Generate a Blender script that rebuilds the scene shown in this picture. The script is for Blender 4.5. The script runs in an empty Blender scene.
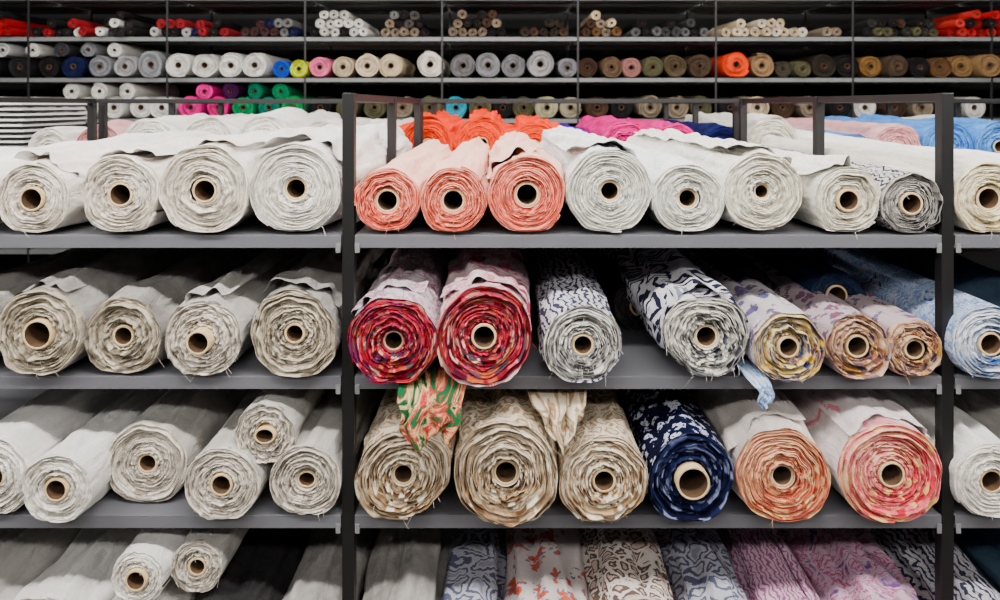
import bpy, math, random
import numpy as np
from mathutils import Vector

D=1.76; F=704.0; EYE=1.65; HZ=105.0
def lin(c):
    out=[]
    for v in c[:3]:
        v=max(0,min(255,v))/255.0
        out.append(v/12.92 if v<=0.04045 else ((v+0.055)/1.055)**2.4)
    return tuple(out)+(1.0,)
def sat(c,k=1.25):
    m=sum(c)/3.0
    return tuple(max(0,min(255,m+(v-m)*k)) for v in c)
def flin(c): return lin(sat(c))
def X(px,y=0.0): return (px-500)*(D+y)/F
def Z(py,y=0.0): return EYE-(py-HZ)*(D+y)/F

# ------------------------------------------------------------ materials
def newmat(name):
    m=bpy.data.materials.new(name); m.use_nodes=True
    nt=m.node_tree; b=nt.nodes['Principled BSDF']
    return m,nt,b
def N(nt,t,**kw):
    n=nt.nodes.new(t)
    for k,v in kw.items():
        if k in n.inputs.keys(): n.inputs[k].default_value=v
        else: setattr(n,k,v)
    return n
def ramp(nt,stops,interp='LINEAR'):
    r=nt.nodes.new('ShaderNodeValToRGB'); r.color_ramp.interpolation=interp
    e=r.color_ramp.elements
    while len(e)<len(stops): e.new(0.5)
    for i,(p,c) in enumerate(stops):
        e[i].position=p; e[i].color=c
    return r
def simple_mat(name,c,rough=0.5,metal=0.0,noise=0.15,scale=20,bump=0.0):
    m,nt,b=newmat(name)
    tc=N(nt,'ShaderNodeTexCoord'); nz=N(nt,'ShaderNodeTexNoise',Scale=scale,Detail=6.0)
    nt.links.new(tc.outputs['Object'],nz.inputs['Vector'])
    c=lin(c)
    r=ramp(nt,[(0.3,tuple(v*(1-noise) for v in c[:3])+(1,)),(0.7,tuple(min(1,v*(1+noise)) for v in c[:3])+(1,))])
    nt.links.new(nz.outputs['Fac'],r.inputs['Fac']); nt.links.new(r.outputs['Color'],b.inputs['Base Color'])
    b.inputs['Roughness'].default_value=rough; b.inputs['Metallic'].default_value=metal
    if bump:
        bp=N(nt,'ShaderNodeBump',Strength=bump,Distance=0.002); nt.links.new(nz.outputs['Fac'],bp.inputs['Height']); nt.links.new(bp.outputs['Normal'],b.inputs['Normal'])
    return m

def cloth_finish(nt,b,vec,colsock,edge=False):
    b.inputs['Roughness'].default_value=0.95
    b.inputs['Specular IOR Level'].default_value=0.08
    L=nt.links.new
    nz=N(nt,'ShaderNodeTexNoise',Scale=14.0,Detail=5.0); L(vec,nz.inputs['Vector'])
    r=ramp(nt,[(0.3,(0.91,0.91,0.91,1)),(0.65,(1,1,1,1))]); L(nz.outputs['Fac'],r.inputs['Fac'])
    mx=N(nt,'ShaderNodeMixRGB',blend_type='MULTIPLY'); mx.inputs[0].default_value=1.0
    L(colsock,mx.inputs[1]); L(r.outputs['Color'],mx.inputs[2])
    sp=N(nt,'ShaderNodeTexNoise',Scale=300.0 if edge else 420.0,Detail=3.0,Roughness=0.8); L(vec,sp.inputs['Vector'])
    lo=0.66 if edge else 0.84
    r2=ramp(nt,[(0.36,(lo,lo,lo*0.97,1)),(0.60,(1.0,1.0,1.0,1))]); L(sp.outputs['Fac'],r2.inputs['Fac'])
    m2=N(nt,'ShaderNodeMixRGB',blend_type='MULTIPLY'); m2.inputs[0].default_value=1.0
    L(mx.outputs[0],m2.inputs[1]); L(r2.outputs['Color'],m2.inputs[2])
    L(m2.outputs[0],b.inputs['Base Color'])
    mp=N(nt,'ShaderNodeMapping'); mp.inputs['Scale'].default_value=(1.0,0.35,1.0); mp.inputs['Rotation'].default_value=(0,0,0.35)
    L(vec,mp.inputs['Vector'])
    n2=N(nt,'ShaderNodeTexNoise',Scale=26.0,Detail=5.0,Distortion=1.4,Roughness=0.55); L(mp.outputs['Vector'],n2.inputs['Vector'])
    ad=N(nt,'ShaderNodeMath',operation='MULTIPLY_ADD'); ad.inputs[1].default_value=0.35 if edge else 0.10
    L(sp.outputs['Fac'],ad.inputs[0]); L(n2.outputs['Fac'],ad.inputs[2])
    bp=N(nt,'ShaderNodeBump',Strength=0.75,Distance=0.004 if edge else 0.013); L(ad.outputs[0],bp.inputs['Height'])
    L(bp.outputs['Normal'],b.inputs['Normal'])

def body_mat(key,kind,cs,scale):
    m,nt,b=newmat('fabric_'+key)
    at=N(nt,'ShaderNodeAttribute',attribute_name='puv'); vec=at.outputs['Vector']
    c=[flin(x) for x in cs]
    while len(c)<4: c.append(c[-1])
    L=nt.links.new
    if kind=='plain':
        t=N(nt,'ShaderNodeTexNoise',Scale=scale,Detail=8.0,Roughness=0.7); L(vec,t.inputs['Vector'])
        r=ramp(nt,[(0.35,c[1]),(0.6,c[0])]); L(t.outputs['Fac'],r.inputs['Fac']); out=r.outputs['Color']
    elif kind=='blotch':
        t=N(nt,'ShaderNodeTexNoise',Scale=scale,Detail=5.0,Distortion=1.2,Roughness=0.65); L(vec,t.inputs['Vector'])
        r=ramp(nt,[(0.0,c[0]),(0.44,c[0]),(0.47,c[1]),(0.53,c[2]),(0.58,c[0]),(0.64,c[3])],'LINEAR'); L(t.outputs['Fac'],r.inputs['Fac']); out=r.outputs['Color']
    elif kind in('leaf','leopard'):
        nz=N(nt,'ShaderNodeTexNoise',Scale=scale*0.8,Detail=4.0); L(vec,nz.inputs['Vector'])
        mv=N(nt,'ShaderNodeMixRGB',blend_type='ADD'); mv.inputs[0].default_value=0.06 if kind=='leaf' else 0.035
        L(vec,mv.inputs[1]); L(nz.outputs['Color'],mv.inputs[2])
        t=N(nt,'ShaderNodeTexVoronoi',feature='DISTANCE_TO_EDGE',Scale=scale); L(mv.outputs[0],t.inputs['Vector'])
        if kind=='leaf': r=ramp(nt,[(0.0,c[0]),(0.07,c[1]),(0.17,c[0]),(0.3,c[2]),(0.42,c[0])],'CONSTANT')
        else: r=ramp(nt,[(0.0,c[0]),(0.10,c[1]),(0.24,c[2]),(0.5,c[3])],'CONSTANT')
        L(t.outputs['Distance'],r.inputs['Fac']); out=r.outputs['Color']
    elif kind=='zigzag':
        t=N(nt,'ShaderNodeTexWave',Scale=scale,Distortion=9.0,Detail=2.0); t.inputs['Detail Scale'].default_value=1.6; L(vec,t.inputs['Vector'])
        r=ramp(nt,[(0.0,c[1]),(0.35,c[0]),(0.75,c[2]),(0.85,c[0])],'CONSTANT'); L(t.outputs['Fac'],r.inputs['Fac']); out=r.outputs['Color']
    elif kind=='floral':
        nz=N(nt,'ShaderNodeTexNoise',Scale=scale*2.0); L(vec,nz.inputs['Vector'])
        mv=N(nt,'ShaderNodeMixRGB',blend_type='ADD'); mv.inputs[0].default_value=0.05
        L(vec,mv.inputs[1]); L(nz.outputs['Color'],mv.inputs[2])
        t=N(nt,'ShaderNodeTexVoronoi',feature='F1',Scale=scale); L(mv.outputs[0],t.inputs['Vector'])
        r=ramp(nt,[(0.0,c[3]),(0.12,c[1]),(0.36,c[2]),(0.42,c[0])],'CONSTANT'); L(t.outputs['Distance'],r.inputs['Fac']); out=r.outputs['Color']
    elif kind=='stripe':
        t=N(nt,'ShaderNodeTexWave',Scale=scale,Distortion=3.0,bands_direction='Y'); L(vec,t.inputs['Vector'])
        r=ramp(nt,[(0.0,c[0]),(0.5,c[1]),(0.75,c[2]),(0.9,c[3])],'LINEAR'); L(t.outputs['Fac'],r.inputs['Fac']); out=r.outputs['Color']
    cloth_finish(nt,b,vec,out)
    return m

def attr_mat(name):
    m,nt,b=newmat(name)
    a=N(nt,'ShaderNodeAttribute',attribute_name='col'); p=N(nt,'ShaderNodeTexCoord')
    cloth_finish(nt,b,p.outputs['Object'],a.outputs['Color'],True)
    return m
END=attr_mat('fabric_layered_edge')
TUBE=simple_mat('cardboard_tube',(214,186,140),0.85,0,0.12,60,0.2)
TUBEIN=simple_mat('cardboard_tube_inside',(84,60,38),0.95,0,0.2,60,0.2)  # kraft brown darkened, with the hole's shade put into the colour
SHELF=simple_mat('grey_painted_steel',(100,101,107),0.42,0.0,0.06,6)
BLACK=simple_mat('black_painted_steel',(10,10,11),0.5,0.0,0.15,10)
CLIP=simple_mat('pale_plastic_clip',(120,120,122),0.5)

# ------------------------------------------------------------ styles
S={}
def style(k,kind,cs,scale,face,back,tex=1.0):
    S[k]=dict(mat=None,kind=kind,cs=cs,scale=scale,face=[flin(f) for f in face],back=flin(back),body=flin(cs[0]))
style('ivory_linen','plain',[(240,236,231),(226,221,216)],12,[(216,208,196),(180,170,157),(232,226,216)],(234,228,218))
style('white_cotton','plain',[(246,244,242),(236,234,232)],9,[(234,229,221),(203,197,188),(243,239,234)],(242,239,233))
style('grey_linen','plain',[(174,171,168),(148,145,142)],14,[(182,173,157),(118,110,97),(206,197,182)],(198,190,175))
style('pale_grey','plain',[(208,206,202),(190,187,184)],10,[(208,201,190),(148,141,130),(224,218,208)],(218,212,202))
style('coral','stripe',[(240,200,188),(246,220,211),(234,168,152),(242,192,178)],9,[(222,98,78),(200,74,58),(235,138,118),(182,64,52)],(243,180,162))
style('white_print','blotch',[(240,241,240),(218,227,230),(244,245,244),(196,212,219)],22,[(234,232,224),(196,196,186),(226,226,218)],(242,240,234))
style('cream_print','blotch',[(238,235,229),(216,213,203),(244,242,237),(205,208,208)],24,[(234,229,215),(196,190,172)],(240,236,226))
style('charcoal_print','zigzag',[(205,204,206),(58,58,64),(140,138,140)],22,[(48,46,48),(140,136,132),(26,24,28)],(198,195,190))
style('crimson_print','blotch',[(214,204,210),(156,116,144),(224,216,220),(184,92,112)],12,[(166,28,54),(104,20,40),(204,66,90),(220,180,166),(40,84,92),(160,88,60),(84,42,84)],(150,44,66))
style('magenta_print','blotch',[(228,212,216),(204,112,134),(234,224,226),(180,64,92)],7,[(172,34,64),(116,22,44),(66,24,46),(208,92,112),(230,192,178),(60,72,84),(170,96,64)],(158,54,72))
style('mono_zigzag','zigzag',[(224,224,229),(62,62,82),(148,148,164)],17,[(48,48,54),(144,144,142),(230,228,224),(94,92,96)],(222,220,214))
style('mono_leaf','leaf',[(226,226,231),(38,40,60),(134,136,152)],11,[(36,38,50),(192,190,182),(86,88,98),(230,227,218)],(216,214,205))
style('yellow_blue','floral',[(210,205,210),(104,100,138),(166,142,150),(192,166,74)],20,[(204,166,70),(56,62,98),(226,208,150),(132,94,70),(98,70,96)],(212,200,170))
style('rose_taupe','floral',[(198,184,188),(134,96,116),(122,124,146),(214,201,192)],22,[(156,106,90),(94,70,84),(214,187,161),(192,150,80),(70,60,78)],(196,168,148))
style('blue_print','blotch',[(184,201,226),(96,138,194),(222,228,237),(58,98,160)],18,[(50,88,150),(110,146,190),(220,225,231)],(224,227,232))
style('beige_leopard','leopard',[(227,217,200),(170,146,118),(214,203,184),(142,119,91)],28,[(144,115,85),(92,68,48),(237,230,214),(186,160,129)],(227,216,197))
style('navy_floral','floral',[(13,16,38),(205,210,225),(46,56,100),(13,16,38)],30,[(14,16,38),(26,31,60),(8,9,25),(130,138,168)],(30,36,66))
style('rust_cream','plain',[(236,229,225),(216,208,204)],6,[(170,78,58),(204,124,94),(136,52,46),(230,192,142)],(228,184,156))
style('pink_red','blotch',[(236,226,226),(229,217,219),(238,231,231),(214,146,160)],6,[(196,56,78),(220,116,126),(168,38,60),(229,192,124)],(235,184,174))
style('ivory_yellow','plain',[(234,231,223),(219,215,206)],9,[(222,208,164),(194,176,132),(234,228,205)],(237,230,210))
style('leopard_grey','leopard',[(234,227,222),(108,92,86),(211,192,182),(226,221,218)],30,[(140,120,110),(225,215,205)],(220,212,205))
style('orange_floral','floral',[(212,204,203),(200,106,84),(104,118,146),(166,54,64)],26,[(190,130,110),(225,215,205)],(220,212,205))
style('grey_floral','leaf',[(192,192,202),(98,102,124),(158,160,176)],17,[(120,124,140),(210,210,215)],(205,205,210))
style('pink_script','zigzag',[(222,192,208),(164,108,146),(230,208,220)],26,[(190,130,170),(225,205,215)],(220,200,212))
style('magenta_bloom','blotch',[(208,182,198),(166,52,112),(220,198,212),(118,84,138)],16,[(176,60,120),(215,170,195)],(215,190,205))
style('dark_charcoal','plain',[(56,55,56),(38,38,39)],10,[(44,43,44),(74,72,72)],(54,52,52))
style('orange','plain',[(255,72,4),(232,50,2)],8,[(240,66,6),(206,44,2)],(250,80,12))
style('magenta','plain',[(216,34,138),(180,18,108)],8,[(205,30,128),(160,16,98)],(216,44,138))
style('purple','plain',[(72,42,134),(52,30,104)],8,[(72,42,134),(44,26,102)],(72,42,134))
style('navy','plain',[(32,36,84),(22,24,60)],8,[(32,36,84),(20,22,54)],(36,40,90))
style('sky_blue','plain',[(100,154,216),(78,126,192)],8,[(90,142,206),(60,102,170)],(110,158,214))
style('dusty_pink','plain',[(226,184,184),(206,158,160)],8,[(180,112,116),(222,172,170)],(226,184,184))
style('teal_grey','plain',[(86,104,122),(60,76,92)],8,[(84,98,118),(52,66,84)],(90,104,120))
style('denim_navy','plain',[(46,60,88),(30,40,64)],8,[(44,54,80),(24,32,54)],(54,66,88))
style('scarf','blotch',[(34,92,60),(184,48,62),(218,192,148),(36,24,34)],18,[(40,110,70)],(40,110,70))
def getmat(k):
    s=S[k]
    if s['mat'] is None: s['mat']=body_mat(k,s['kind'],s['cs'],s['scale'])
    return s['mat']

# ------------------------------------------------------------ roll geometry
def smooth_noise(rng,n,w):
    a=rng.standard_normal(n+4*w+4)
    k=np.hanning(2*w+3)[1:-1]; k/=np.sqrt((k**2).sum())
    return np.convolve(a,k,'same')[2*w:2*w+n]

def roll_arrays(rng,R,length,rt,turns,face,back,bodyc,K=4,SG=112,LR=56,prot=0.0,wr=1.0,squash=1.0,oval=0.02,tele=1.0,flap=None,depthg=0.0145,threads=0):
    p=(R-rt)/(turns+0.6)
    fr={4:[0,0.18,0.5,0.82],2:[0,0.5]}[K]
    nU=(turns+2)*SG+2
    slow=smooth_noise(rng,nU,SG*2//3)*0.0038*tele
    fast=smooth_noise(rng,nU,2)*0.0016*tele
    rj=smooth_noise(rng,nU,6)*p*0.21
    lay=np.repeat(rng.standard_normal(turns+3),SG)[:nU]*0.0015*tele
    pal=np.array(face); cols=np.zeros((nU,4)); i=0
    while i<nU:
        l=rng.integers(1,8); cols[i:i+l]=pal[rng.integers(len(pal))]; i+=l
    phase=rng.uniform(0,2*math.pi)
    a2,a3,a5=rng.normal(0,oval),rng.normal(0,oval*0.5),rng.normal(0,oval*0.3)
    f2,f3,f5=rng.uniform(0,6.28,3)
    hs=[(rng.integers(3,10),rng.uniform(0,6.28),rng.uniform(20,90),rng.normal(0,1)) for _ in range(7)]
    def flat(z):
        return np.where(z<-0.86*R,-0.86*R+(z+0.86*R)*0.5,z)
    def deform(th,r):
        s=1+(r/R)**1.5*(a2*np.cos(2*th+f2)+a3*np.cos(3*th+f3)+a5*np.cos(5*th+f5))
        w=0
        if K==4:
            for k,ph,q,am in hs: w=w+am*np.sin(k*th+ph)*np.sin(q*r+ph*2)
            w=w*0.00072*(0.4+0.6*tele)*np.clip((r-rt)/0.02,0,1)
        x=(r*s+w)*np.cos(th); z=(r*s+w)*np.sin(th)
        return x,z
    V=[];FC=[];C=[];P=[];MI=[]
    base=0
    ii=np.arange(SG+1); frac=ii/SG
    M=turns*K
    mm=np.arange(M+1)
    kk=mm%K; nn=mm//K
    fm=nn+np.array(fr)[kk]
    rr=rt+p*(fm[:,None]+frac[None,:])
    uidx=(nn[:,None]*SG+ii[None,:])
    uidx=np.minimum(uidx,nU-1)
    rr=rr+rj[uidx]*np.clip((rr-rt)/(3*p),0,1)
    th=phase+2*math.pi*frac[None,:]+0*rr
    x,z=deform(th,rr)
    y=slow[uidx]+fast[uidx]+lay[uidx]
    g=np.zeros(M+1); g[kk==0]=depthg; g[0]=0.002
    if K==4: g[kk==2]=-0.0010
    g[M]=0.002
    gap=np.clip(0.75+0.45*smooth_noise(rng,nU,10),0.15,1.6)
    y=y+g[:,None]*gap[uidx]
    col=np.where((kk==1)[:,None,None],cols[uidx],0)+np.where(((kk==3)|(kk==0))[:,None,None],np.array(back)[None,None,:],0)
    mix=cols[uidx]*0.65+np.array(back)*0.35
    col=np.where(((kk==2) if K==4 else (kk==1))[:,None,None],mix,col)
    col=np.where((kk==0)[:,None,None],cols[uidx],col)
    lc=np.repeat(1+rng.normal(0,0.08,turns+3),SG)[:nU]
    col=col*(lc[uidx]*(1+rng.normal(0,0.07,uidx.shape)))[:,:,None]
    V.append(np.stack([x,y,flat(z)],-1).reshape(-1,3)); C.append(col.reshape(-1,4))
    P.append(np.stack([th*R,rr*3,y*0+rng.uniform(0,5)],-1).reshape(-1,3))
    def quads(rows,colsn,b,mi):
        a=np.arange(rows-1)[:,None]*colsn+np.arange(colsn-1)[None,:]+b
        q=np.stack([a,a+1,a+colsn+1,a+colsn],-1).reshape(-1,4)
        FC.extend(q.tolist()); MI.extend([mi]*len(q))
    quads(M+1,SG+1,0,1); base=(M+1)*(SG+1)
    s=np.linspace(0,1,LR)**1.25; yb=s*length
    xo,zo=x[-1],z[-1]; yo=y[-1]
    thb=th[-1]; ro=np.sqrt(xo**2+zo**2)
    disp=np.zeros((LR,SG+1))
    TH=thb[None,:]; YB=yb[:,None]
    for q in range(14):
        kf=rng.integers(1,13); w=rng.normal(0,5.0); ph=rng.uniform(0,6.28); ww=rng.uniform(1,7);p2=rng.uniform(0,6.28)
        disp+=(0.010/ (1+kf*0.28))*np.sin(kf*TH+w*YB+ph)*(0.5+0.5*np.sin(ww*YB+p2))
    for q in range(14):
        kf=rng.integers(2,7); w=rng.normal(0,9.0); ph=rng.uniform(0,6.28); ww=rng.uniform(3,10);p2=rng.uniform(0,6.28)
        cr=(1-np.abs(np.sin(0.5*(kf*TH*2+w*YB+ph+0.6*np.sin(5*YB+p2)))))**5
        disp+=0.0050*cr*np.clip(np.sin(ww*YB+p2+TH),0,1)*(1 if rng.random()<0.7 else -1)
    disp*=wr*R/0.1
    rampf=np.clip(yb/0.10,0,1)[:,None]
    disp=disp*rampf
    xb=(ro[None,:]+disp)*np.cos(thb)[None,:]; zb=(ro[None,:]+disp)*np.sin(thb)[None,:]
    ybb=np.repeat(yb[:,None],SG+1,1)+yo[None,:]*(1-rampf)
    if K==4: ybb[0]=yo
    V.append(np.stack([xb,ybb,flat(zb)],-1).reshape(-1,3))
    po=rng.uniform(0,8)
    P.append(np.stack([np.repeat((thb*R)[None,:],LR,0)+po,ybb+po*0.7,0*ybb+po],-1).reshape(-1,3))
    C.append(np.tile(np.array(bodyc),(LR*(SG+1),1)))
    quads(LR,SG+1,base,0); last=base+(LR-1)*(SG+1); base+=LR*(SG+1)
    V.append(np.array([[0,length,0]])); C.append(np.array([back])); P.append(np.zeros((1,3)))
    for i in range(SG): FC.append([last+i+1,last+i,base]); MI.append(1)
    base+=1
    T=28
    t=np.linspace(0,2*math.pi,T+1)
    def ringset(rs,ys,mi,c,sq=1.0):
        nonlocal base
        rs=np.array(rs);ys=np.array(ys)
        xx=rs[:,None]*np.cos(t)[None,:]; zz=rs[:,None]*np.sin(t)[None,:]*sq; yy=np.repeat(ys[:,None],T+1,1)
        V.append(np.stack([xx,yy,zz],-1).reshape(-1,3)); n=len(rs)*(T+1)
        C.append(np.tile(np.array(c),(n,1))); P.append(np.stack([xx+yy,zz,yy],-1).reshape(-1,3))
        quads(len(rs),T+1,base,mi); base+=n
    ringset([rt+p*0.5,rt*1.0,rt*1.0],[0.002,0.004,0.12],1,back)
    w=0.0055 if rt>0.02 else rt*0.2
    ro_=rt*0.985
    ringset([ro_,ro_,ro_-0.0008,ro_-w+0.0008,ro_-w],[0.1,-prot+0.001,-prot,-prot,-prot+0.001],2,(0.55,0.43,0.27,1),squash)
    dp=min(0.7,length*0.8)
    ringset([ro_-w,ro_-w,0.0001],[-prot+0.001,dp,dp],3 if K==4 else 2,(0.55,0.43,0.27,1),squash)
    # frayed thread ends
    for q in range(threads):
        r0=rng.uniform(rt+0.3*(R-rt),R*0.99); a0=rng.uniform(0,6.28); ln=rng.uniform(0.008,0.030); dx=rng.normal(0,0.5); cv=rng.normal(0,0.6)
        m=6; tt=np.linspace(0,1,m)
        px_=r0*math.cos(a0)+ln*(dx*tt+cv*tt*tt*0.5); pz_=r0*math.sin(a0)-ln*tt*(0.4+0.6*tt); py_=0.002-0.007*np.sin(tt*2.2)*(1+0.5*rng.random())
        hw=0.00045
        xx=np.stack([px_-hw,px_+hw]);zz=np.stack([pz_,pz_+hw]);yy=np.stack([py_,py_])
        V.append(np.stack([xx,yy,zz],-1).reshape(-1,3)); C.append(np.tile(np.clip(np.array(back)*1.05,0,1),(2*m,1))); P.append(np.stack([xx,yy,zz],-1).reshape(-1,3))
        quads(2,m,base,1); base+=2*m
    if flap:
        a0,a1,lift,yf,yl=flap
        fs=44; fl=40
        u=np.linspace(0,1,fs); ta=a0+(a1-a0)*u
        v=np.linspace(0,1,fl)**1.3
        edge=yf+0.014*np.sin(u*9+rng.uniform(0,6))+0.03*u*rng.uniform(-1,1)+smooth_noise(rng,fs,2)*0.003
        yy=edge[None,:]+v[:,None]*(yl-edge[None,:])
        rad=R*1.03+0.004+lift*(u**2.2)[None,:]*(1-0.6*v[:,None])
        for q in range(10):
            rad=rad+0.0026*np.sin(rng.uniform(3,16)*ta[None,:]+rng.normal(0,14)*yy+rng.uniform(0,6))
        rad=np.maximum(rad,R*1.02)
        xx=rad*np.cos(ta)[None,:]; zz=rad*np.sin(ta)[None,:]
        V.append(np.stack([xx,yy,zz],-1).reshape(-1,3)); n=fs*fl
        C.append(np.tile(np.array(bodyc),(n,1))); P.append(np.stack([np.repeat((ta*R)[None,:],fl,0),yy,yy*0+1],-1).reshape(-1,3))
        quads(fl,fs,base,0); base+=n
    V=np.concatenate(V);C=np.concatenate(C);P=np.concatenate(P)
    C=np.clip(C,0,1);C[:,3]=1
    return V,FC,C,P,MI

def make_mesh(name,V,FC,C,P,MI,mats,coll=None):
    me=bpy.data.meshes.new(name)
    me.from_pydata(V.tolist(),[],FC)
    for m in mats: me.materials.append(m)
    me.polygons.foreach_set('material_index',np.array(MI,dtype=np.int32))
    me.polygons.foreach_set('use_smooth',np.ones(len(FC),dtype=bool))
    a=me.attributes.new('col','FLOAT_COLOR','POINT'); a.data.foreach_set('color',C.astype(np.float32).ravel())
    a=me.attributes.new('puv','FLOAT_VECTOR','POINT'); a.data.foreach_set('vector',P.astype(np.float32).ravel())
    me.update()
    ob=bpy.data.objects.new(name,me); bpy.context.scene.collection.objects.link(ob)
    return ob

SH=[Z(235),Z(376),Z(515),0.19]     # shelf top heights
seed=[100]
def roll(px,rpx,row,st,yf=0.0,py=None,length=1.42,prot=0.0,rt=0.031,yaw=0.0,turns=None,wr=1.0,squash=1.0,tele=1.0,oval=0.018,flap=None,z=None,name='fabric_roll'):
    seed[0]+=1; rng=np.random.default_rng(seed[0])
    s=(D+yf)/F; R=rpx*s
    if turns is None: turns=max(8,int(round((R-rt)/0.0047)))
    sd=S[st]
    arr=roll_arrays(rng,R,length,rt,turns,sd['face'],sd['back'],sd['body'],prot=prot,wr=wr,squash=squash,oval=oval,tele=tele,flap=flap,threads=int(9*tele**1.5) if yf<1 else 0)
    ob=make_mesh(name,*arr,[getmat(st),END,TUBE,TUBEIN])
    zmin=arr[0][:(turns*4+1)*113+56*113,2].min()
    if py is not None: zc=Z(py,yf)
    elif z is not None: zc=z-zmin
    else: zc=SH[row]-zmin+0.0005
    ob.location=(X(px,yf),yf,zc); ob.rotation_euler=(0,0,math.radians(yaw))
    return ob

# ---- row 1 (top shelf)
roll(-45,40,0,'white_cotton')
roll(33,36,0,'ivory_linen',prot=0.008,flap=(0.5,2.0,0.02,0.04,1.3))
roll(120,40,0,'ivory_linen',yf=-0.01,flap=(2.6,0.9,0.01,0.03,1.35),tele=1.3)
roll(205,45,0,'ivory_linen',yf=-0.01,prot=0.004,flap=(2.9,1.0,0.012,0.05,1.35),tele=1.3)
roll(295,46,0,'white_cotton',prot=-0.008,rt=0.029,flap=(0.3,2.5,0.03,0.06,1.3))
roll(387,33,0,'coral',prot=-0.004,length=1.3,rt=0.03)
roll(453,34,0,'coral',yf=-0.01,prot=-0.004,length=1.3,rt=0.03)
roll(527,39.5,0,'coral',prot=-0.004,length=1.3,rt=0.031,flap=(2.8,1.2,0.01,0.05,1.2))
roll(610,43,0,'white_print',prot=-0.006,rt=0.027,flap=(0.6,2.4,0.02,0.05,1.35))
roll(688,36,0,'white_print',prot=-0.006,rt=0.026)
roll(763,40,0,'cream_print',prot=-0.01,rt=0.020,flap=(0.4,2.2,0.02,0.05,1.35))
roll(848,34,0,'cream_print',prot=0.004,rt=0.029,flap=(0.8,2.6,0.02,0.02,1.35))
roll(911,31,0,'charcoal_print',prot=0.004,rt=0.029,wr=0.7)
roll(990,36,0,'ivory_yellow',prot=-0.004)
roll(1068,38,0,'white_cotton')
# ---- row 2
roll(-48,42,1,'grey_linen')
roll(40,43,1,'grey_linen',yf=-0.02,prot=0.012,rt=0.037,tele=1.9,oval=0.03,flap=(2.7,1.0,0.01,0.03,1.3))
roll(123,39,1,'grey_linen',rt=0.027,tele=1.7)
roll(203,39,1,'pale_grey',yf=-0.02,prot=0.03,rt=0.030,tele=1.9,oval=0.03,yaw=-1,flap=(2.6,1.1,0.01,0.03,1.3))
roll(295,44,1,'grey_linen',yf=-0.005,prot=0.004,rt=0.026,tele=1.7,flap=(0.5,2.4,0.02,0.02,1.3))
roll(393,45,1,'crimson_print',yf=-0.06,prot=-0.008,rt=0.026,tele=1.9,flap=(2.7,1.0,0.008,0.03,1.3))
roll(484,49,1,'magenta_print',yf=-0.065,prot=0.004,rt=0.031,tele=1.9,oval=0.025,flap=(0.6,2.5,0.008,0.03,1.3))
roll(583,39,1,'mono_zigzag',yf=-0.05,prot=0.0,rt=0.027,tele=1.7)
roll(707,43,1,'mono_leaf',yf=-0.04,prot=-0.006,rt=0.029,tele=2.1,oval=0.035,wr=1.4,flap=(2.9,1.1,0.012,0.02,1.3))
roll(788,36,1,'yellow_blue',yf=-0.05,prot=0.004,rt=0.027,tele=1.6)
roll(857,32.5,1,'rose_taupe',yf=-0.02,prot=0.003,rt=0.029,tele=1.6)
roll(914,28.5,1,'rose_taupe',yf=-0.01,prot=0.003,rt=0.026,tele=1.6)
roll(990,37,1,'blue_print',yf=-0.03,prot=0.004,rt=0.03)
roll(1070,38,1,'teal_grey')
# ---- row 3
roll(-8,40,2,'white_cotton',yf=-0.01)
roll(57,35,2,'white_cotton',yf=-0.04,prot=0.006,rt=0.029)
roll(147,41,2,'pale_grey',yf=0.05,prot=-0.002,rt=0.026)
roll(222,37,2,'pale_grey',yf=-0.02,prot=0.006,rt=0.028)
roll(306,36,2,'pale_grey',yf=-0.01,prot=-0.006,rt=0.025,squash=0.85)
roll(266,30,2,'pale_grey',yf=0.0,py=434,prot=0.012,rt=0.027,squash=0.75,oval=0.03,tele=1.6)
roll(403,46,2,'beige_leopard',yf=-0.03,prot=-0.004,rt=0.027,tele=1.8,oval=0.03)
roll(506,53,2,'beige_leopard',yf=-0.05,prot=-0.004,rt=0.031,tele=2.0,oval=0.028)
roll(604,44,2,'beige_leopard',yf=-0.04,prot=0.003,rt=0.029,tele=1.7,oval=0.03)
roll(691,44,2,'navy_floral',yf=-0.04,prot=0.022,rt=0.041,tele=1.8,turns=11)
roll(783,48,2,'rust_cream',yf=-0.03,prot=-0.004,rt=0.029,flap=(2.8,1.0,0.012,0.03,1.3))
roll(891,51,2,'pink_red',yf=-0.04,prot=0.006,rt=0.032,tele=1.3,flap=(0.5,2.4,0.01,0.03,1.3))
roll(992,38,2,'white_cotton',yf=-0.02,prot=0.0,rt=0.03)
roll(1072,38,2,'pale_grey')
# ---- row 4 (floor shelf)
for px,r,st in [(-52,46,'pale_grey'),(42,46,'white_cotton'),(134,44,'pale_grey'),(222,42,'dark_charcoal'),(300,40,'grey_linen'),
                (400,42,'grey_linen'),(476,33,'grey_floral'),(553,43,'orange_floral'),(642,45,'leopard_grey'),(728,40,'grey_floral'),(808,39,'pink_script'),(892,44,'magenta_bloom'),
                (1000,40,'mono_zigzag'),(1085,42,'teal_grey')]:
    roll(px,r,3,st,yf=0.0,prot=0.003,wr=1.5)
roll(137,27,3,'white_cotton',yf=-0.01,py=579,prot=0.008,rt=0.027)
roll(197,26,3,'pale_grey',yf=0.03,py=567,prot=0.0,rt=0.024)
# ---- rolls pushed further in
roll(837,26,1,'denim_navy',yf=0.22,py=296,length=1.1)
roll(750,24,1,'dark_charcoal',yf=0.30,py=292,length=1.0)
roll(640,26,1,'dark_charcoal',yf=0.34,z=SH[1],length=1.0)

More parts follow.
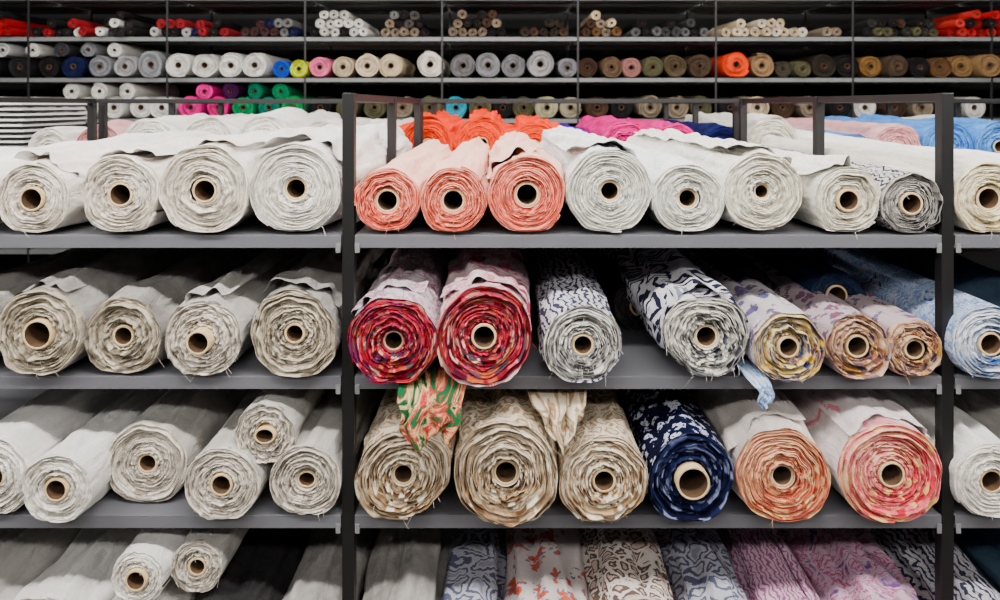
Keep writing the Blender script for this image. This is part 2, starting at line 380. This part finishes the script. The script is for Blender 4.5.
# ---- back rack top shelf rolls (seen over the front row)
B0=1.62
def broll(px,r,st,z=None,yf=B0,wr=1.0,oval=0.03,**k):
    rr=r*F/(D+yf)
    return roll(px,rr,0,st,yf=yf,z=SH[0] if z is None else z,wr=wr,oval=oval,length=1.3,turns=10,**k)
for px,r,st in [(50,0.105,'white_cotton'),(98,0.115,'dusty_pink'),(150,0.13,'white_cotton'),(208,0.13,'white_cotton'),(265,0.14,'white_cotton'),(322,0.12,'ivory_linen'),(372,0.11,'ivory_linen')]:
    broll(px,r,st)
for px,r in [(428,0.128),(482,0.128),(534,0.118)]:
    broll(px,r,'orange',wr=2.0,oval=0.04,name='crumpled_fabric_roll')
for px,r,st in [(582,0.10,'purple'),(627,0.122,'magenta'),(676,0.118,'magenta'),(722,0.108,'navy'),(772,0.13,'cream_print'),(816,0.10,'white_cotton'),(854,0.09,'sky_blue'),(897,0.12,'dusty_pink'),(948,0.122,'sky_blue'),(1000,0.122,'sky_blue'),(1054,0.12,'cream_print')]:
    broll(px,r,st)

# ------------------------------------------------------------ joined masses
def mass(name,items):
    Vs=[];Fs=[];Cs=[];Ps=[];Ms=[];b=0
    for (x,y,z,R,length,rgb,tun) in items:
        seed[0]+=1; rng=np.random.default_rng(seed[0])
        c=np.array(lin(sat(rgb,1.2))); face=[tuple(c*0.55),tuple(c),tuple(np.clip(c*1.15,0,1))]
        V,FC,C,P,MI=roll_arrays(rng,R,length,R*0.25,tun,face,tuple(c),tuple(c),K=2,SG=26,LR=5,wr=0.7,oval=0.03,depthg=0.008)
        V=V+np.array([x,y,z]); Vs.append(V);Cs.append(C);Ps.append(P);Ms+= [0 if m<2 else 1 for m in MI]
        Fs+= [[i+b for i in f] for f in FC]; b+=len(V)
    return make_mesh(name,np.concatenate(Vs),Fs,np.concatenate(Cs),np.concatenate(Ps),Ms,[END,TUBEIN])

YF=4.31
FZ=[1.53,1.883,2.236,2.589]
rnd=random.Random(5)
W=(222,220,215);TA=(128,116,102);OL=(80,79,60);DK=(28,27,28);BR=(64,49,40);NV=(24,30,60);BE=(196,180,154);GR=(124,126,130)
low=[(0,W),(28,W),(56,W),(84,W),(112,W),(138,W),(163,W),(190,(205,20,126)),(216,(196,16,116)),(242,(10,124,78)),(267,(0,110,90)),(293,(0,124,68)),(320,DK),(347,OL),(374,OL),(402,TA),(430,OL),(456,(30,144,166)),(480,OL),(503,DK),(524,OL),(547,(164,158,132)),(571,(150,142,122)),(597,BR),(622,DK),(650,TA),(676,TA),(702,OL),(730,DK),(757,BE),(785,BR),(812,TA),(840,DK),(868,W),(896,BR),(924,TA),(950,NV),(978,W)]
mid=[(-15,DK),(16,(38,36,38)),(46,DK),(74,NV),(100,GR),(126,(150,151,154)),(152,(134,136,140)),(180,W),(205,W),(230,W),(256,W),(281,(40,78,180)),(299,(196,210,30)),(320,(218,114,150)),(342,BE),(367,(208,193,168)),(391,BE),(430,(214,207,197)),(463,(104,104,106)),(488,(132,132,137)),(513,(112,112,116)),(540,(150,148,150)),(568,(122,120,126)),(588,BR),(611,(94,78,64)),(632,(148,108,104)),(653,OL),(676,(82,72,56)),(699,(70,58,48)),(735,(226,70,24)),(761,(138,112,86)),(785,(66,62,54)),(802,OL),(826,(44,40,34)),(850,DK),(874,(116,88,54)),(897,(74,62,52)),(920,DK),(941,(88,66,46)),(964,(118,94,64)),(988,(136,110,80)),(1012,BR)]
items=[]
def fx(px): return (px-500)*(D+YF)/F
for i,(px,c) in enumerate(low):
    R=0.096
    items.append((fx(px),YF+rnd.uniform(-0.03,0.05),FZ[0]+R+0.002,R,0.85,c,6))
for px,c in [(98,W),(126,W),(70,W),(254,(10,104,78)),(280,(0,120,80)),(203,(212,30,136)),(229,(60,20,60))]:
    items.append((fx(px),YF+0.02,FZ[0]+0.238,0.070,0.85,c,6))
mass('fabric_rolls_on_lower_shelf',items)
items=[]
for i,(px,c) in enumerate(mid):
    nx=mid[i+1][0] if i+1<len(mid) else px+24
    pv=mid[i-1][0] if i>0 else px-24
    R=min(0.115,min(nx-px,px-pv)*0.5*(D+YF)/F*0.99)
    if px<140: R=min(R,0.095)
    items.append((fx(px),YF+rnd.uniform(-0.04,0.05),FZ[1]+R+0.002,R,0.85,c,6))
for px,c in [(1,(200,200,200)),(31,W),(60,(60,60,66)),(87,GR),(113,W)]:
    items.append((fx(px),YF+0.02,FZ[1]+0.243,0.062,0.85,c,5))
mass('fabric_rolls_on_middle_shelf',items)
segs=[(-15,22,[(176,26,36),DK,(150,24,32)],3),(32,95,[DK,(26,26,32),(140,34,42),W],2),(97,145,[DK,W,DK,(46,46,46)],3),(150,235,[DK,NV,(130,36,44),(170,170,170),DK],2),(240,300,[DK,NV,(62,44,44),(110,110,110)],2),
      (310,375,[W,W,(192,190,182),DK],3),(380,436,[(112,112,110),DK,TA,(72,70,68)],3),(448,512,[BR,(110,100,90),DK,TA],3),(520,575,[DK,(44,40,36),BR],2),(582,622,[BR,TA,(100,76,52),BE],3),(632,712,[(62,64,66),(92,94,96),DK],2),(722,812,[BE,(212,197,172),(218,208,192)],1.5),(822,852,[BE,TA],1),(862,945,[DK,(44,44,42),OL,(62,46,38)],2),(950,1012,[(176,28,36),(182,54,52),DK,(130,24,30)],2.5)]
items=[]
for a,b,cs,lv in segs:
    r=0.042; w=(b-a)*(D+YF)/F; n=max(1,int(w/(2*r)))
    for l in range(int(math.ceil(lv))):
        for j in range(n-l):
            if l==math.ceil(lv)-1 and rnd.random()>(lv-int(lv) or 0.75): continue
            items.append((fx(a)+r+(2*r)*j+l*r,YF+rnd.uniform(-0.04,0.04),FZ[2]+r+0.002+l*r*1.74,r*0.98,0.8,rnd.choice(cs),4))
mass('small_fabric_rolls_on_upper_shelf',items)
for lev in (1,2,3):
    items=[];x=-2.2
    while x<2.2:
        R=rnd.uniform(0.085,0.115)
        c=rnd.choice([(70,68,64),(48,48,54),(34,36,52),(86,82,76),(50,34,38),(26,26,30)])
        if all(abs(x+R-bx)>R+0.03 for bx in(-1.88,-0.38,1.12)):
            items.append((x+R,1.66,SH[lev]+R+0.004,R,1.2,c,6)); x+=2*R+0.012
        else: x+=0.03
    mass('fabric_rolls_in_back_rack',items)  # dark rolls added to block light behind the lower shelves

# ------------------------------------------------------------ racks
def boxes(name,bl,mat,parent=None,bevel=0.0012):
    V=[];Fc=[]
    for (x0,x1,y0,y1,z0,z1) in bl:
        b=len(V)
        V+=[(x0,y0,z0),(x1,y0,z0),(x1,y1,z0),(x0,y1,z0),(x0,y0,z1),(x1,y0,z1),(x1,y1,z1),(x0,y1,z1)]
        Fc+=[[b+i for i in f] for f in [(0,3,2,1),(4,5,6,7),(0,1,5,4),(1,2,6,5),(2,3,7,6),(3,0,4,7)]]
    me=bpy.data.meshes.new(name); me.from_pydata(V,[],Fc); me.materials.append(mat)
    ob=bpy.data.objects.new(name,me); bpy.context.scene.collection.objects.link(ob)
    if bevel:
        md=ob.modifiers.new('bevel','BEVEL'); md.width=bevel; md.segments=2
    if parent: ob.parent=parent
    return ob
def empty(name):
    e=bpy.data.objects.new(name,None); bpy.context.scene.collection.objects.link(e); return e
def rack(name,y0,y1,posts_x,levels,ztop,pw=0.03,midpost=True,lip=0.032,postmat=BLACK,shelfmat=SHELF,topbars=True,clips=True,frontpost=True,backbar=True):
    root=empty(name)
    ys=[y0]+([y0+0.70] if midpost else [])+[y1-pw]
    pb=[]
    for px in posts_x:
        for y in ys:
            pb.append((px-pw/2,px+pw/2,y,y+0.004,0,ztop))
            pb.append((px-pw/2,px-pw/2+0.004,y+0.004,y+pw,0,ztop))
            pb.append((px+pw/2-0.004,px+pw/2,y+0.004,y+pw,0,ztop))
            pb.append((px-pw*0.8,px+pw*0.8,y,y+pw*1.1,0,0.006))
    boxes('uprights',pb,postmat,root)
    if topbars:
        tb=[]
        for px in posts_x: tb.append((px-pw/2+0.004,px+pw/2-0.004,y0+0.004,y1-0.004,ztop-0.022,ztop-0.001))
        if backbar:
            for a,b in zip(posts_x[:-1],posts_x[1:]):
                tb.append((a+pw/2,b-pw/2,y1-pw*0.7,y1-pw*0.2,ztop-0.02,ztop-0.002))
        boxes('top_rails',tb,postmat,root)
    sb=[];cb=[]
    for a,b in zip(posts_x[:-1],posts_x[1:]):
        for z in levels:
            xa,xb=a+pw/2+0.002,b-pw/2-0.002
            ya,yb=y0-0.002,y1-0.004
            sb+= [(xa,xb,ya,yb,z-0.003,z),(xa,xb,ya,ya+0.003,z-lip,z-0.003),(xa,xb,yb-0.003,yb,z-lip,z-0.003),
                  (xa,xb,ya+0.003,ya+0.016,z-lip,z-lip+0.003),
                  (xa,xb,(ya+yb)/2-0.02,(ya+yb)/2+0.02,z-lip*0.8,z-0.003)]
            for xx in(xa+0.001,xb-0.013):
                cb.append((xx,xx+0.012,ya-0.003,ya,z-lip-0.012,z-lip+0.012))
    boxes('shelves',sb,shelfmat,root,0.001)
    if clips: boxes('shelf_clips',cb,CLIP,root,0.001)
    return root
PX=[-1.88,-0.38,1.12,2.62]
rack('storage_rack',0.0,1.5,PX,SH,Z(93),)
rack('storage_rack',1.56,3.0,PX,SH,Z(93),backbar=True)
FSH=simple_mat('far_shelf_steel',(116,120,120),0.45,0.0,0.05,6)
FP=simple_mat('far_post_steel',(20,20,22),0.5,0.0,0.05,6)
rack('tall_storage_rack',YF,YF+0.95,[fx(p) for p in(-110,28,167,305,442,578,716,853,992,1130)],[0.4,0.78,1.16]+FZ,2.95,pw=0.016,midpost=False,lip=0.035,postmat=FP,shelfmat=FSH,clips=False)

# ------------------------------------------------------------ loose fabric
def drape(name,st,origin,w,h,fold=0.02,nu=40,nv=36,taper=0.6,tilt=0.0,seedv=1,out=0.03):
    rng=np.random.default_rng(seedv)
    u=np.linspace(-0.5,0.5,nu)[None,:]; v=np.linspace(0,1,nv)[:,None]
    ww=w*(1-taper*v)
    x=u*ww+tilt*v*h+0.006*np.sin(v*9+u*5)
    ph=rng.uniform(0,6,3)
    y=-out*np.sin(np.clip(v*2.2,0,1.57))+fold*(np.sin(u*16+ph[0]+v*2)+0.5*np.sin(u*29+ph[1]-v*3))*(0.35+0.65*v)
    z=-h*v*(1-0.18*np.cos(u*7+ph[2]))
    top=np.clip(0.25-v,0,1)*0.5
    y=y+top
    V=np.stack([x+0*v,y+0*u,z+0*u],-1).reshape(-1,3)
    a=np.arange(nv-1)[:,None]*nu+np.arange(nu-1)[None,:]
    q=np.stack([a,a+1,a+nu+1,a+nu],-1).reshape(-1,4).tolist()
    P=np.stack([u*w+0*v,v*h+0*u,0*u+0*v],-1).reshape(-1,3)
    C=np.tile(np.array(S[st]['body']),(len(V),1))
    ob=make_mesh(name,V,q,C,P,[0]*len(q),[getmat(st)])
    md=ob.modifiers.new('thick','SOLIDIFY'); md.thickness=0.0015
    ob.location=origin
    return ob
drape('hanging_fabric_remnant','scarf',(X(437),-0.10,Z(372)),0.17,0.11,0.012,taper=0.35,tilt=-0.1,seedv=3)
drape('hanging_fabric_remnant','blue_print',(X(752),-0.08,Z(366)),0.06,0.06,0.006,taper=0.7,seedv=4,out=0.01)
drape('hanging_fabric_remnant','beige_leopard',(X(560),-0.01,Z(392)),0.17,0.11,0.026,taper=0.8,seedv=5)

def striped_stack():
    m,nt,b=newmat('fabric_black_white_stripe')
    tc=N(nt,'ShaderNodeTexCoord'); sx=N(nt,'ShaderNodeSeparateXYZ'); nt.links.new(tc.outputs['Object'],sx.inputs[0])
    mu=N(nt,'ShaderNodeMath',operation='MULTIPLY'); mu.inputs[1].default_value=1/0.026; nt.links.new(sx.outputs['Z'],mu.inputs[0])
    fr=N(nt,'ShaderNodeMath',operation='FRACT'); nt.links.new(mu.outputs[0],fr.inputs[0])
    r=ramp(nt,[(0.0,lin((18,18,20))),(0.55,lin((205,204,202)))],'CONSTANT'); nt.links.new(fr.outputs[0],r.inputs['Fac'])
    nt.links.new(r.outputs['Color'],b.inputs['Base Color']); b.inputs['Roughness'].default_value=0.95
    rng=np.random.default_rng(9)
    V=[];Fc=[]
    x0,x1,y0,y1=X(-45,B0),X(23,B0),B0,B0+0.5
    n=13; h=0.026
    for k in range(n):
        z=k*h; j=rng.normal(0,0.004,4)
        prof=[(0,0.1),(-0.008,0.3),(-0.010,0.5),(-0.008,0.75),(0,0.93)]
        b0=len(V)
        for dx,f in prof:
            V+=[(x0+dx+j[0],y0+dx+j[1],z+h*f),(x1-dx+j[0],y0+dx+j[1],z+h*f),(x1-dx+j[0],y1-dx+j[1],z+h*f),(x0+dx+j[0],y1-dx+j[1],z+h*f)]
        for l in range(4):
            for c in range(4):
                a=b0+l*4+c; d=b0+l*4+(c+1)%4
                Fc.append([a,d,d+4,a+4])
        Fc.append([b0,b0+3,b0+2,b0+1]); Fc.append([b0+16,b0+17,b0+18,b0+19])
    me=bpy.data.meshes.new('folded_striped_fabric_stack'); me.from_pydata(V,[],Fc); me.materials.append(m)
    ob=bpy.data.objects.new('folded_striped_fabric_stack',me); bpy.context.scene.collection.objects.link(ob); ob.location=(0,0,SH[0])
striped_stack()

# ------------------------------------------------------------ room
def room():
    fl=simple_mat('concrete_floor',(90,88,84),0.6,0,0.12,3,0.1)
    wl=simple_mat('dark_wall_paint',(16,17,18),0.85,0,0.1,3)
    lw=simple_mat('grey_wall_paint',(120,117,112),0.85,0,0.05,3)
    ce=simple_mat('dark_ceiling_paint',(34,34,36),0.9,0,0.1,3)
    x0,x1,y0,y1,h=-5.9,5.9,-4.2,5.6,3.6
    t=0.1
    boxes('floor',[(x0-t,x1+t,y0-t,y1+t,-t,0)],fl,None,0)
    boxes('ceiling',[(x0-t,x1+t,y0-t,y1+t,h,h+t)],ce,None,0)
    boxes('wall_back',[(x0,x1,y1,y1+t,0,h)],wl,None,0)
    boxes('wall_front',[(x0,x1,y0-t,y0,0,h)],lw,None,0)
    boxes('wall_left',[(x0-t,x0,y0,y1,0,h)],wl,None,0)
    boxes('wall_right',[(x1,x1+t,y0,y1,0,h)],wl,None,0)
room()
HOUS=simple_mat('lamp_housing',(220,220,220),0.4)
def lamp(x,y,z,sx,sy,power,tilt=0.0,col=(1,0.955,0.905)):
    root=empty('ceiling_light')
    hb=boxes('housing',[(-sx/2-0.02,sx/2+0.02,-sy/2-0.02,sy/2+0.02,0.01,0.07),(-0.01,0.01,-0.01,0.01,0.07,3.6-z)],HOUS,root)
    l=bpy.data.lights.new('tube','AREA'); l.shape='RECTANGLE'; l.size=sx; l.size_y=sy; l.energy=power; l.color=col
    o=bpy.data.objects.new('tube',l); bpy.context.scene.collection.objects.link(o); o.parent=root; o.rotation_euler=(tilt,0,0)
    root.location=(x,y,z)
for x in(-3.0,0,3.0):
    lamp(x,-1.3,3.3,2.4,0.35,225,math.radians(35))
    lamp(x,-3.0,3.1,2.4,0.4,80,math.radians(48))  # added front fill, brightens the roll ends from behind the camera
    lamp(x,1.0,3.3,2.4,0.3,74)
    lamp(x,3.5,3.3,2.4,0.3,54,math.radians(20))
w=bpy.data.worlds.new('World'); bpy.context.scene.world=w; w.use_nodes=True
w.node_tree.nodes['Background'].inputs[0].default_value=(0.5,0.5,0.55,1); w.node_tree.nodes['Background'].inputs[1].default_value=0.2

# ------------------------------------------------------------ camera
cd=bpy.data.cameras.new('camera'); cam=bpy.data.objects.new('camera',cd); bpy.context.scene.collection.objects.link(cam)
cam.location=(0,-D,EYE); cam.rotation_euler=(math.radians(90),0,0)
cd.sensor_width=36; cd.lens=36*F/1000; cd.shift_y=-(300-HZ)/1000
cd.clip_start=0.05
cd.dof.use_dof=True; cd.dof.focus_distance=D+0.0; cd.dof.aperture_fstop=4.5
bpy.context.scene.camera=cam
